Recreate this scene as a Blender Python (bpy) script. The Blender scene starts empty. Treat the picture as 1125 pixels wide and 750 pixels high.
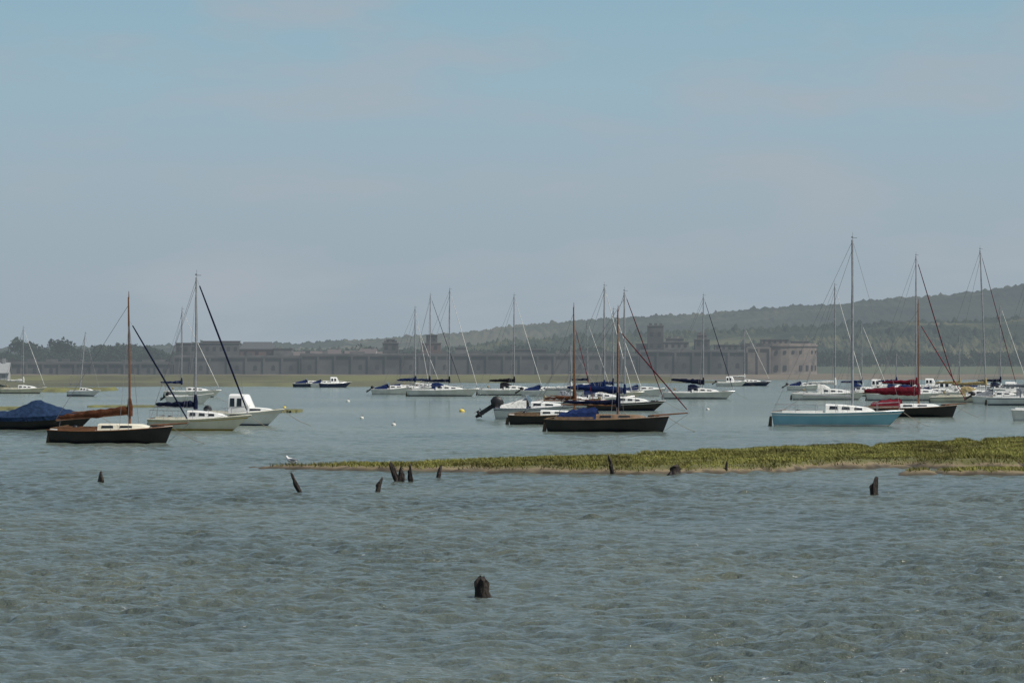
import bpy, math, random
import numpy as np
from mathutils import Vector, Matrix
random.seed(7); rng=np.random.RandomState(11)
sc=bpy.context.scene
sc.view_settings.view_transform='Standard'
try: sc.view_settings.look='None'
except Exception: pass
sc.view_settings.exposure=0
COL=sc.collection

# ------------------------------------------------------------ materials
HAZE=(0.228,0.272,0.303)  # aerial haze painted into far materials as a fixed emission mix
def mat(name,base,rough=0.6,base2=None,scale=3.0,haze=0.0,bump=0.0,metal=0.0,spec=0.5,stretch=(1,1,1),detail=4,lo=0.35,hi=0.65,world=False):
    m=bpy.data.materials.new(name); m.use_nodes=True
    nt=m.node_tree; N=nt.nodes; Lk=nt.links
    b=N['Principled BSDF']; out=N['Material Output']
    b.inputs['Roughness'].default_value=rough; b.inputs['Metallic'].default_value=metal
    b.inputs['Specular IOR Level'].default_value=spec
    if base2 is None: base2=tuple(c*0.78 for c in base)
    if world:
        g=N.new('ShaderNodeNewGeometry'); src=g.outputs['Position']
    else:
        g=N.new('ShaderNodeTexCoord'); src=g.outputs['Object']
    mp=N.new('ShaderNodeMapping'); mp.inputs['Scale'].default_value=stretch
    Lk.new(src,mp.inputs['Vector'])
    n=N.new('ShaderNodeTexNoise'); n.inputs['Scale'].default_value=scale; n.inputs['Detail'].default_value=detail
    Lk.new(mp.outputs[0],n.inputs['Vector'])
    r=N.new('ShaderNodeValToRGB')
    r.color_ramp.elements[0].position=lo; r.color_ramp.elements[1].position=hi
    r.color_ramp.elements[0].color=(*base2,1); r.color_ramp.elements[1].color=(*base,1)
    Lk.new(n.outputs['Fac'],r.inputs['Fac']); Lk.new(r.outputs['Color'],b.inputs['Base Color'])
    if bump>0:
        bp=N.new('ShaderNodeBump'); bp.inputs['Strength'].default_value=bump; bp.inputs['Distance'].default_value=0.1
        Lk.new(n.outputs['Fac'],bp.inputs['Height']); Lk.new(bp.outputs[0],b.inputs['Normal'])
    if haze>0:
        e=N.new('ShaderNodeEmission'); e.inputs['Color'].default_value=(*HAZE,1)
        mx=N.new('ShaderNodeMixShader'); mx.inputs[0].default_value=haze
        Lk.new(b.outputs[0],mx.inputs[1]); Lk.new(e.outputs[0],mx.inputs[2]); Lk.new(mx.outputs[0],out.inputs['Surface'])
    return m

# ------------------------------------------------------------ mesh builder
class MB:
    def __init__(s): s.v=[];s.f=[];s.m=[]
    def add(s,vs,fs,mi=0):
        o=len(s.v); s.v+= [tuple(p) for p in vs]
        for f in fs: s.f.append(tuple(i+o for i in f)); s.m.append(mi)
    def cyl(s,p0,p1,r0,r1=None,n=8,mi=0,caps=True):
        if r1 is None: r1=r0
        p0=Vector(p0);p1=Vector(p1); d=(p1-p0)
        if d.length<1e-6: return
        q=d.to_track_quat('Z','Y'); vs=[]
        for p,r in ((p0,r0),(p1,r1)):
            for k in range(n):
                a=2*math.pi*k/n
                vs.append(p+q@Vector((r*math.cos(a),r*math.sin(a),0)))
        fs=[(k,(k+1)%n,n+(k+1)%n,n+k) for k in range(n)]
        if caps: fs+= [tuple(range(n-1,-1,-1)),tuple(range(n,2*n))]
        s.add(vs,fs,mi)
    def tube(s,pts,radii,n=8,mi=0,sy=1.0):
        rings=[]
        P=[Vector(p) for p in pts]
        for i,p in enumerate(P):
            d=(P[min(i+1,len(P)-1)]-P[max(i-1,0)]).normalized()
            up=Vector((0,0,1)) if abs(d.z)<0.9 else Vector((1,0,0))
            a=d.cross(up).normalized(); b=a.cross(d).normalized()
            rings.append([p+a*radii[i]*sy*math.cos(2*math.pi*k/n)+b*radii[i]*math.sin(2*math.pi*k/n) for k in range(n)])
        s.loft(rings,mi,True)
    def loft(s,rings,mi=0,closed=True,caps=True):
        n=len(rings[0]); vs=[p for r in rings for p in r]; fs=[]
        for i in range(len(rings)-1):
            for k in range(n if closed else n-1):
                fs.append((i*n+k,i*n+(k+1)%n,(i+1)*n+(k+1)%n,(i+1)*n+k))
        if caps: fs+= [tuple(range(n-1,-1,-1)),tuple((len(rings)-1)*n+k for k in range(n))]
        s.add(vs,fs,mi)
    def box(s,c,sz,mi=0,rz=0.0,top=1.0):
        x,y,z=sz[0]/2,sz[1]/2,sz[2]/2; R=Matrix.Rotation(rz,3,'Z'); vs=[]
        for (a,b,d) in ((-x,-y,-z),(x,-y,-z),(x,y,-z),(-x,y,-z)): vs.append(Vector(c)+R@Vector((a,b,d)))
        for (a,b,d) in ((-x,-y,z),(x,-y,z),(x,y,z),(-x,y,z)): vs.append(Vector(c)+R@Vector((a*top,b*top,d)))
        s.add(vs,[(0,3,2,1),(4,5,6,7),(0,1,5,4),(1,2,6,5),(2,3,7,6),(3,0,4,7)],mi)
    def ball(s,c,r,mi=0,sz=1.0,n=10):
        rings=[]
        for i in range(1,n):
            a=math.pi*i/n
            rings.append([Vector(c)+Vector((r*math.sin(a)*math.cos(2*math.pi*k/n),r*math.sin(a)*math.sin(2*math.pi*k/n),-r*sz*math.cos(a))) for k in range(n)])
        s.loft(rings,mi)
    def build(s,name,mats,parent=None,smooth=True):
        me=bpy.data.meshes.new(name); me.from_pydata(s.v,[],s.f)
        for m in mats: me.materials.append(m)
        me.polygons.foreach_set('material_index',s.m)
        me.validate(); me.update()
        if smooth:
            me.polygons.foreach_set('use_smooth',[True]*len(me.polygons))
            try: me.set_sharp_from_angle(angle=math.radians(35))
            except Exception: pass
        o=bpy.data.objects.new(name,me); COL.objects.link(o)
        if parent: o.parent=parent
        return o
def empty(name,loc,rz=0,rx=0,ry=0):
    e=bpy.data.objects.new(name,None); COL.objects.link(e); e.location=loc; e.rotation_euler=(rx,ry,rz); e.empty_display_size=0.5
    return e
def grid_obj(name,X,Y,Z,m,parent=None,smooth=True):
    r,c=X.shape
    V=np.stack([X,Y,Z],-1).reshape(-1,3).astype(np.float32)
    idx=np.arange(r*c,dtype=np.int32).reshape(r,c)
    F=np.stack([idx[:-1,:-1],idx[:-1,1:],idx[1:,1:],idx[1:,:-1]],-1).reshape(-1,4)
    me=bpy.data.meshes.new(name); me.vertices.add(len(V)); me.vertices.foreach_set('co',V.ravel())
    me.loops.add(F.size); me.loops.foreach_set('vertex_index',F.ravel())
    me.polygons.add(len(F)); me.polygons.foreach_set('loop_start',np.arange(0,F.size,4,dtype=np.int32))
    me.polygons.foreach_set('use_smooth',np.full(len(F),smooth))
    me.update(calc_edges=True); me.materials.append(m)
    o=bpy.data.objects.new(name,me); COL.objects.link(o)
    if parent: o.parent=parent
    return o
def sines(X,Y,lam,n,seed,power=0.0):
    r=np.random.RandomState(seed); Z=np.zeros_like(X,dtype=float)
    for i in range(n):
        a=r.rand()*2*math.pi; l=lam*(0.5+1.2*r.rand()); k=2*math.pi/l
        Z+=np.sin(k*(X*math.cos(a)+Y*math.sin(a))+r.rand()*6.28)
    return Z/math.sqrt(n)

# ------------------------------------------------------------ world / sun / camera
SUN_EL=math.radians(56); SUN_AZ=math.radians(118)   # azimuth clockwise from +Y
w=bpy.data.worlds.new("World"); sc.world=w; w.use_nodes=True
nt=w.node_tree; N=nt.nodes; Lk=nt.links; N.clear()
out=N.new('ShaderNodeOutputWorld')
sky=N.new('ShaderNodeTexSky'); sky.sky_type='NISHITA'; sky.sun_disc=False
sky.sun_elevation=SUN_EL; sky.sun_rotation=SUN_AZ; sky.dust_density=2.0; sky.air_density=1.0
bg=N.new('ShaderNodeBackground'); bg.inputs[1].default_value=0.072; Lk.new(sky.outputs[0],bg.inputs[0])
tc=N.new('ShaderNodeTexCoord'); sp=N.new('ShaderNodeSeparateXYZ'); Lk.new(tc.outputs['Generated'],sp.inputs[0])
mr=N.new('ShaderNodeMapRange'); mr.inputs['From Min'].default_value=0; mr.inputs['From Max'].default_value=0.1
Lk.new(sp.outputs['Z'],mr.inputs['Value'])
def s2l(c): return tuple(((x/255)/12.92 if x<10 else ((x/255+0.055)/1.055)**2.4) for x in c)
rp=N.new('ShaderNodeValToRGB'); els=rp.color_ramp.elements
stops=[(0.0,(153,166,176)),(0.2,(155,170,181)),(0.38,(156,174,185)),(0.6,(152,178,192)),(0.82,(143,176,193))]
els[0].position=0; els[0].color=(*s2l(stops[0][1]),1); els[1].position=0.82; els[1].color=(*s2l(stops[-1][1]),1)
for p,c in stops[1:-1]:
    e=els.new(p); e.color=(*s2l(c),1)
Lk.new(mr.outputs[0],rp.inputs['Fac'])
mp=N.new('ShaderNodeMapping'); mp.inputs['Scale'].default_value=(16,16,60); Lk.new(tc.outputs['Generated'],mp.inputs['Vector'])
nz=N.new('ShaderNodeTexNoise'); nz.inputs['Scale'].default_value=1.3; nz.inputs['Detail'].default_value=6; nz.inputs['Roughness'].default_value=0.5
Lk.new(mp.outputs[0],nz.inputs['Vector'])
cr=N.new('ShaderNodeValToRGB'); cr.color_ramp.elements[0].position=0.45; cr.color_ramp.elements[0].color=(0,0,0,1)
cr.color_ramp.elements[1].position=0.70; cr.color_ramp.elements[1].color=(0.8,0.8,0.8,1)
Lk.new(nz.outputs['Fac'],cr.inputs['Fac'])
mx=N.new('ShaderNodeMixRGB'); mx.inputs['Color2'].default_value=(*s2l((165,175,184)),1)
Lk.new(cr.outputs['Color'],mx.inputs['Fac']); Lk.new(rp.outputs['Color'],mx.inputs['Color1'])
bg2=N.new('ShaderNodeBackground'); bg2.inputs[1].default_value=1.0; Lk.new(mx.outputs[0],bg2.inputs[0])
mf=N.new('ShaderNodeMapRange'); mf.inputs['From Min'].default_value=0.09; mf.inputs['From Max'].default_value=0.4; Lk.new(sp.outputs['Z'],mf.inputs['Value'])
ms=N.new('ShaderNodeMixShader'); Lk.new(mf.outputs[0],ms.inputs[0]); Lk.new(bg2.outputs[0],ms.inputs[1]); Lk.new(bg.outputs[0],ms.inputs[2])
Lk.new(ms.outputs[0],out.inputs['Surface'])

sl=bpy.data.lights.new('sun','SUN'); sl.energy=4.6; sl.angle=math.radians(0.5); sl.color=(1,0.96,0.89)
so=bpy.data.objects.new('sun',sl); COL.objects.link(so)
sd=Vector((math.sin(SUN_AZ)*math.cos(SUN_EL),math.cos(SUN_AZ)*math.cos(SUN_EL),math.sin(SUN_EL)))
so.rotation_euler=sd.to_track_quat('Z','Y').to_euler(); so.location=(40,-20,60)

cd=bpy.data.cameras.new('camera'); cd.sensor_width=36; cd.lens=160; cd.clip_start=1; cd.clip_end=60000
cam=bpy.data.objects.new('camera',cd); COL.objects.link(cam); cam.location=(0,0,3.6)
cam.rotation_euler=(math.radians(90+0.344),0,0); sc.camera=cam

# chart position: bearing in milliradian-like units off the +Y axis, range in metres
def at(b,d,z=0.0): return (b*d/1000.0,d,z)

# ------------------------------------------------------------ water
def water_mat():
    m=bpy.data.materials.new('sea_water'); m.use_nodes=True; nt=m.node_tree; N=nt.nodes; Lk=nt.links
    b=N['Principled BSDF']; b.inputs['IOR'].default_value=1.333; b.inputs['Roughness'].default_value=0.09
    g=N.new('ShaderNodeNewGeometry')
    def noise(scale,stretch,detail=4,rough=0.55):
        mp=N.new('ShaderNodeMapping'); mp.inputs['Scale'].default_value=stretch; Lk.new(g.outputs['Position'],mp.inputs['Vector'])
        n=N.new('ShaderNodeTexNoise'); n.inputs['Scale'].default_value=scale; n.inputs['Detail'].default_value=detail; n.inputs['Roughness'].default_value=rough
        Lk.new(mp.outputs[0],n.inputs['Vector']); return n
    n1=noise(0.10,(1,0.35,1),5,0.5)
    r=N.new('ShaderNodeValToRGB'); e=r.color_ramp.elements
    e[0].position=0.34; e[0].color=(0.058,0.074,0.062,1); e[1].position=0.68; e[1].color=(0.098,0.110,0.080,1)
    Lk.new(n1.outputs['Fac'],r.inputs['Fac'])
    # shallower, more turbid water over the flats beyond the marsh
    sp=N.new('ShaderNodeSeparateXYZ'); Lk.new(g.outputs['Position'],sp.inputs[0])
    mr=N.new('ShaderNodeMapRange'); mr.inputs['From Min'].default_value=140; mr.inputs['From Max'].default_value=290; mr.inputs['To Max'].default_value=0.85; Lk.new(sp.outputs['Y'],mr.inputs['Value'])
    n5=noise(0.035,(1,0.5,1),6)
    rb=N.new('ShaderNodeValToRGB'); e=rb.color_ramp.elements; e[0].position=0.38; e[0].color=(0.100,0.128,0.100,1); e[1].position=0.64; e[1].color=(0.170,0.196,0.148,1); Lk.new(n5.outputs['Fac'],rb.inputs['Fac'])
    m0=N.new('ShaderNodeMixRGB'); Lk.new(rb.outputs[0],m0.inputs['Color2']); Lk.new(mr.outputs[0],m0.inputs['Fac']); Lk.new(r.outputs[0],m0.inputs['Color1'])
    n2=noise(2.3,(1,0.40,1),7,0.68)  # pale flecks: foam, also painted in place of sun sparkle
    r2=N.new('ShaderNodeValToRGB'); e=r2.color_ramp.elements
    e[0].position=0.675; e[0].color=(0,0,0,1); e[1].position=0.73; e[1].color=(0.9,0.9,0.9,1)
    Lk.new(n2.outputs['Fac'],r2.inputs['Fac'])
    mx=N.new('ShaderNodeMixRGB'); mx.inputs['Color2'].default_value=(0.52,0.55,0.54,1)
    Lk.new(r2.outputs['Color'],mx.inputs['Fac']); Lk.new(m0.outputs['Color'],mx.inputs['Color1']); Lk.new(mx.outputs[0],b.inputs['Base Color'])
    n3=noise(4.3,(1,1,1),5,0.60); n4=noise(0.6,(1,0.6,1),5,0.55)
    b2=N.new('ShaderNodeBump'); b2.inputs['Strength'].default_value=0.8; b2.inputs['Distance'].default_value=0.42; Lk.new(n4.outputs['Fac'],b2.inputs['Height'])
    bp=N.new('ShaderNodeBump'); bp.inputs['Strength'].default_value=0.9; bp.inputs['Distance'].default_value=0.16
    Lk.new(n3.outputs['Fac'],bp.inputs['Height']); Lk.new(b2.outputs[0],bp.inputs['Normal'])
    Lk.new(bp.outputs[0],b.inputs['Normal'])
    return m
WM=water_mat()
water=empty('water',(0,0,0))
ys=[30.0]
while ys[-1]<12000:
    d=ys[-1]
    dy=0.08 if d<85 else (0.08*(d/85)**1.6 if d<300 else 0.08*(300/85)**1.6*(d/300)**2.2)
    if d<46: dy=0.4
    ys.append(d+dy)
ys=np.array(ys); tb=np.linspace(-0.15,0.15,720)
Yg,T=np.meshgrid(ys,tb,indexing='ij'); Xg=Yg*T
dyg=np.gradient(ys)[:,None]
Z=np.zeros_like(Xg)
gust=0.85+0.24*np.clip(sines(Xg,Yg*0.4,16,6,5),-1.5,1.5)
wx=Xg+0.22*sines(Xg,Yg,2.7,6,91); wy=Yg+0.22*sines(Xg,Yg,2.7,6,92)
for i in range(48):
    lam=0.22*(1.054**i)            # 0.22 .. 2.6 m
    a=math.radians(215+rng.randn()*60); k=2*math.pi/lam
    amp=0.0108*lam**0.78*(0.6+0.8*rng.rand())
    if lam>1.3: amp*=(1.3/lam)**0.8
    att=np.clip(lam/(3.0*np.maximum(dyg,0.30*Yg/720))-0.6,0,1)
    ph=k*(wx*math.cos(a)+wy*math.sin(a))+rng.rand()*6.28
    q=rng.rand()*6.28; kk=2*math.pi/(lam*rng.uniform(4,9))
    env=0.6+0.55*np.sin(kk*(Xg*math.cos(q)+Yg*math.sin(q))+q*7)
    Z+=amp*att*env*(np.sin(ph)+0.3*np.cos(2*ph))
Z*=gust
print('water verts',Xg.size,'rms z',Z.std())
grid_obj('rippled_water',Xg,Yg,Z,WM,water)
a=30000
mb=MB(); mb.add([(-a,-500,-0.3),(a,-500,-0.3),(a,a,-0.3),(-a,a,-0.3)],[(0,1,2,3)]); mb.build('open_water',[WM],water,False)
seabed=mat('mud',(0.12,0.10,0.07),0.9,scale=0.2)
mb=MB(); mb.add([(-a,-500,-1.6),(a,-500,-1.6),(a,a,-1.6),(-a,a,-1.6)],[(0,1,2,3)]); mb.build('ground',[seabed],None,False)

# ------------------------------------------------------------ boats
WHITE=mat('white_gelcoat',(0.80,0.80,0.77),0.25,(0.64,0.64,0.60),scale=1.2)
CREAM=mat('cream_gelcoat',(0.76,0.72,0.58),0.28,(0.62,0.58,0.46),scale=1.2)
BLACK=mat('black_topsides',(0.009,0.011,0.015),0.3,(0.020,0.020,0.024),scale=1.5)
NAVY=mat('navy_topsides',(0.02,0.035,0.09),0.3,(0.03,0.05,0.11),scale=1.5)
SKYB=mat('pale_blue_topsides',(0.24,0.50,0.62),0.3,(0.19,0.42,0.54),scale=1.0)
VARN=mat('varnished_wood',(0.19,0.085,0.035),0.4,(0.12,0.05,0.02),scale=4,stretch=(1,1,6))
TEAK=mat('teak_trim',(0.20,0.125,0.07),0.6,(0.12,0.075,0.04),scale=5)
ALU=mat('mast_alloy',(0.33,0.34,0.35),0.45,(0.24,0.25,0.26),scale=2,metal=0.3)
WIRE=mat('rigging_wire',(0.20,0.20,0.21),0.5,scale=2)
ROPE=mat('mooring_rope',(0.25,0.22,0.17),0.9,scale=20)
GLASS=mat('dark_glazing',(0.015,0.02,0.025),0.08,scale=1)
ANTIF=mat('antifouling',(0.10,0.03,0.025),0.8,(0.05,0.03,0.02),scale=3)
DKGREY=mat('outboard_black',(0.012,0.012,0.014),0.5,scale=3)
def cloth(n,c,c2=None): return mat(n,c,0.92,c2 or tuple(x*0.6 for x in c),scale=4,bump=0.6,spec=0.1)
CBLUE=cloth('blue_canvas',(0.012,0.026,0.090)); CNAVY=cloth('navy_canvas',(0.010,0.015,0.040)); CRED=cloth('red_canvas',(0.16,0.018,0.03))
CBLK=cloth('black_canvas',(0.014,0.015,0.02)); CTAN=cloth('tan_sailcloth',(0.11,0.045,0.024)); CYEL=cloth('ochre_canvas',(0.36,0.29,0.15)); CWHT=cloth('white_sailcloth',(0.66,0.66,0.62),(0.5,0.5,0.47)); CGRY=cloth('grey_canvas',(0.22,0.24,0.26)); CMAR=cloth('maroon_canvas',(0.10,0.018,0.025)); CTEAL=cloth('slate_blue_canvas',(0.018,0.038,0.085))
YELLOW=mat('yellow_buoy_plastic',(0.65,0.50,0.08),0.5,scale=4)
PALEB=mat('white_buoy_plastic',(0.6,0.6,0.55),0.5,scale=4)
GOLD=mat('gold_stripe',(0.55,0.38,0.08),0.4,scale=3)

class Hull:
    def __init__(s,L,B,fb,transom=0.72,rake=0.35,sheer=0.4,ns=19,plumb=False):
        s.L,s.B,s.fb,s.tr,s.rk,s.sh,s.ns=L,B,fb,transom,rake,sheer,ns
    def S(s,x): return min(1,max(0,(x+s.L/2)/s.L))
    def half(s,u):
        if u<0.45: w=s.tr+(1-s.tr)*math.sin(math.pi/2*u/0.45)
        else: w=max(0.0,1-((u-0.45)/0.55)**2.3)**0.85
        return max(0.012,s.B/2*w)
    def top(s,u): return s.fb*(1+s.sh*max(0,(u-0.3)/0.7)**2+0.07*max(0,(0.3-u)/0.3)**2)
    def pt(s,u,z):
        kz=-0.42*(1-u**5)-0.03; st=s.top(u); z=max(z,kz)
        t=(z-kz)/(st-kz); ex=0.30+0.75*u**3
        h=s.half(u)*(t**ex); x=-s.L/2+s.L*u + s.rk*(z/s.fb-1)*u**6 - 0.12*(z/s.fb-1)*(1-u)**8
        return x,h,z
    def build(s,par,hullm,bootm,stripem,deckm,railm,cock=(0.08,0.40)):
        mb=MB(); rows=[]
        for i in range(s.ns):
            u=i/(s.ns-1); st=s.top(u); kz=-0.45
            zs=[kz,-0.06,0.035,0.10,st*0.5,st*0.80,st*0.87,st]
            rows.append([s.pt(u,z) for z in zs])
        mats=[0,1,1,2,2,3,2]; n=8
        for sg in (-1,1):
            vs=[(x,sg*h,z) for r in rows for (x,h,z) in r]
            for k in range(n-1):
                fs=[]
                for i in range(s.ns-1):
                    q=(i*n+k,(i+1)*n+k,(i+1)*n+k+1,i*n+k+1)
                    fs.append(q if sg<0 else q[::-1])
                mb.add(vs,fs,mats[k])
        r=rows[0]; tv=[(x,-h,z) for x,h,z in r]+[(x,h,z) for x,h,z in r]
        for k in range(n-1): mb.add(tv,[(k,k+1,n+k+1,n+k)],mats[k])
        o=mb.build('hull',[ANTIF,bootm,hullm,stripem],par)
        m=o.modifiers.new('merge','WELD'); m.merge_threshold=0.003
        # deck with cockpit well
        d=MB(); pr=None
        for i in range(s.ns):
            u=i/(s.ns-1); x,h,z=s.pt(u,s.top(u)); z-=0.015
            cur=(x,h,z,0.62*h,u)
            if pr:
                x0,h0,z0,c0,u0=pr; x1,h1,z1,c1,u1=cur
                for sg in (-1,1): d.add([(x0,sg*h0,z0),(x1,sg*h1,z1),(x1,sg*c1,z1+0.02),(x0,sg*c0,z0+0.02)],[(0,1,2,3)] if sg<0 else [(3,2,1,0)])
                inc=cock and cock[0]<=u0 and u1<=cock[1]
                dz=-0.35 if inc else 0.05
                d.add([(x0,-c0,z0+0.02),(x1,-c1,z1+0.02),(x1,0,z1+dz),(x0,0,z0+dz),(x1,c1,z1+0.02),(x0,c0,z0+0.02)],[(0,1,2,3),(3,2,4,5)])
            pr=cur
        d.build('deck',[deckm],par)
        rr=MB()
        for sg in (-1,1):
            P=[]
            for i in range(s.ns):
                u=i/(s.ns-1); x,h,z=s.pt(u,s.top(u)); P.append((x,sg*(h+0.005),z+0.01))
            rr.tube(P,[0.030]*len(P),6)
        if cock:
            for sg in (-1,1):
                P=[]
                for k in range(6):
                    u=cock[0]+(cock[1]-cock[0])*k/5; x,h,z=s.pt(u,s.top(u)); P.append((x,sg*0.62*h,z+0.09))
                rr.loft([[Vector(p)+Vector((0,a,b)) for a,b in ((-.02,-.1),(.02,-.1),(.02,.09),(-.02,.09))] for p in P],0)
        rr.build('gunwale',[railm],par)
    def cabin(s,par,u0,u1,h,m,wm,frac=0.66,nwin=3,fwd=0.5,winh=0.4,name='cabin',roofm=None,z_off=0,slopefront=0.12):
        mb=MB(); K=9; rings=[]; prof=[]
        for k in range(K):
            t=k/(K-1); u=u0+(u1-u0)*t; x,hb,z=s.pt(u,s.top(u)); wv=min(hb*frac, s.B/2*frac)
            wv=min(wv, hb-0.08) if hb>0.2 else hb*0.5
            hh=h*(1-(1-fwd)*t**1.6); zb=z-0.03+z_off
            if k==K-1: hh*=0.72; 
            prof.append((x,wv,zb,hh))
            top=[(-wv,zb),(-wv*0.90,zb+hh*0.86),(-wv*0.80,zb+hh*0.97),(-wv*0.4,zb+hh*1.05),(wv*0.4,zb+hh*1.05),(wv*0.80,zb+hh*0.97),(wv*0.90,zb+hh*0.86),(wv,zb)]
            rings.append([Vector((x,a,b)) for a,b in top])
        # sloping front ring
        x,wv,zb,hh=prof[-1]; rings.append([Vector((x+slopefront*2,p.y*0.85,zb+(p.z-zb)*0.12)) for p in rings[-1]])
        mb.loft(rings,0,True); mb.build(name,[m],par)
        if nwin:
            wb=MB()
            def P(t,f,sg):
                q=t*(K-1); i=min(int(q),K-2); a=q-i
                x,wv,zb,hh=[prof[i][j]*(1-a)+prof[i+1][j]*a for j in range(4)]
                return Vector((x,sg*(wv*(1-0.10*f/0.86)+0.012),zb+hh*f))
            for i in range(nwin):
                t0=0.08+0.8*i/nwin; t1=t0+0.8/nwin*0.66
                for sg in (-1,1):
                    f0,f1=0.62-winh/2,0.62+winh/2
                    a=[P(t0,f0,sg),P(t1,f0,sg),P(t1-0.01,f1,sg),P(t0+0.01,f1,sg)]
                    b=[p+Vector((0,-sg*0.02,0)) for p in a]
                    wb.add(a+b,[(0,1,2,3),(4,7,6,5),(0,4,5,1),(1,5,6,2),(2,6,7,3),(3,7,4,0)])
            wb.build('cabin_windows',[wm],par,False)
        return prof

def outboard(par,x,z,m,tilt=0.0,sc_=1.0):
    mb=MB(); R=Matrix.Rotation(tilt,3,'Y')
    def T(p): return R@(Vector(p)*sc_)+Vector((x,0.25,z))
    def add_ring(ps): return [T(p) for p in ps]
    rings=[]
    for zz,hx,hy,ox in ((0.12,0.10,0.10,0),(0.2,0.24,0.16,-0.06),(0.38,0.27,0.18,-0.08),(0.55,0.24,0.16,-0.06),(0.64,0.12,0.09,-0.04)):
        rings.append(add_ring([(ox+hx*math.cos(a),hy*math.sin(a),zz) for a in [2*math.pi*k/10 for k in range(10)]]))
    mb.loft(rings)
    mb.loft([add_ring([(-0.04+0.09*sx,0.05*sy,zz) for sx,sy in ((-1,-1),(1,-1),(1,1),(-1,1))]) for zz in (0.15,-0.45)])
    mb.loft([add_ring([(-0.10+0.16*sx,0.025*sy,zz) for sx,sy in ((-1,-1),(1,-1),(1,1),(-1,1))]) for zz in (-0.36,-0.39)])
    mb.tube([T((-0.2,0,-0.52)),T((0,0,-0.52)),T((0.12,0,-0.5))],[0.06*sc_,0.07*sc_,0.02],8)
    mb.loft([add_ring([(-0.03+0.06*sx*q,0.015*sy,zz) for sx,sy in ((-1,-1),(1,-1),(1,1),(-1,1))]) for zz,q in ((-0.5,1.6),(-0.72,0.8))])
    for k in range(3):
        a=2*math.pi*k/3
        mb.loft([add_ring([(X_+dx,0.03*math.cos(a)+c*math.cos(a),-0.52+c*math.sin(a)+e) for dx,c,e in ((-.01,0,0),(.01,.14,-.03),(.01,.14,.03),(-.01,0,.02))]) for X_ in (-0.2,-0.21)])
    mb.tube([T((0.12,0,0.1)),T((0.5,0,0.22))],[0.02,0.025],6)
    mb.build('outboard_motor',[m],par)

def rails(par,H,m):
    mb=MB(); 
    for sg in (-1,1):
        P=[]
        for k in range(7):
            u=0.03+0.94*k/6; x,h,z=H.pt(u,H.top(u)); p0=(x,sg*max(0.02,h-0.06),z); p1=(x,sg*max(0.02,h-0.08),z+0.55)
            mb.cyl(p0,p1,0.014,n=5); P.append(p1)
        for i in range(6): mb.cyl(P[i],P[i+1],0.009 if 0<i<5 else 0.016,n=5)
        for i in range(6):
            a=Vector(P[i])-Vector((0,0,0.27)); b=Vector(P[i+1])-Vector((0,0,0.27)); mb.cyl(a,b,0.007,n=4)
    x,h,z=H.pt(1.0,H.top(1)); mb.cyl((x-0.1,-0.05,z+0.55),(x-0.1,0.05,z+0.55),0.016,n=5)
    xs,hs,zs=H.pt(0.03,H.top(0.03)); mb.cyl((xs,-hs+.08,zs+.55),(xs,hs-.08,zs+.55),0.016,n=5)
    mb.build('guard_rails',[m],par)

def sailcover(mb,x1,x0,z1,z0,r,mi=0,seed=0,hang=0.0):
    rr=random.Random(seed); P=[];R=[]
    for k in range(16):
        t=k/15; P.append((x1+(x0-x1)*t,rr.uniform(-.03,.03),z1+(z0-z1)*t+0.05+rr.uniform(-.03,.03)-hang*math.sin(math.pi*t)))
        R.append(max(0.05,r*(1-0.55*t)*(1+rr.uniform(-.2,.2)))*(0.55 if k in(0,15) else 1))
    mb.tube(P,R,9,mi,sy=0.6)

def buoy(b,d,m,r=0.22,name='mooring_buoy'):
    mb=MB(); mb.ball((0,0,0.03),r,0,0.85,12); mb.cyl((0,0,r*0.8),(0,0,r*0.8+0.10),0.03,n=8,mi=1)
    mb.tube([(0.05*math.cos(a),0,r*0.8+0.13+0.05*math.sin(a)) for a in [2*math.pi*k/8 for k in range(9)]],[0.012]*9,6,1)
    o=mb.build(name,[m,WIRE]); o.location=at(b,d); o.rotation_euler=(0.2,0.15,random.random())

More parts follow.
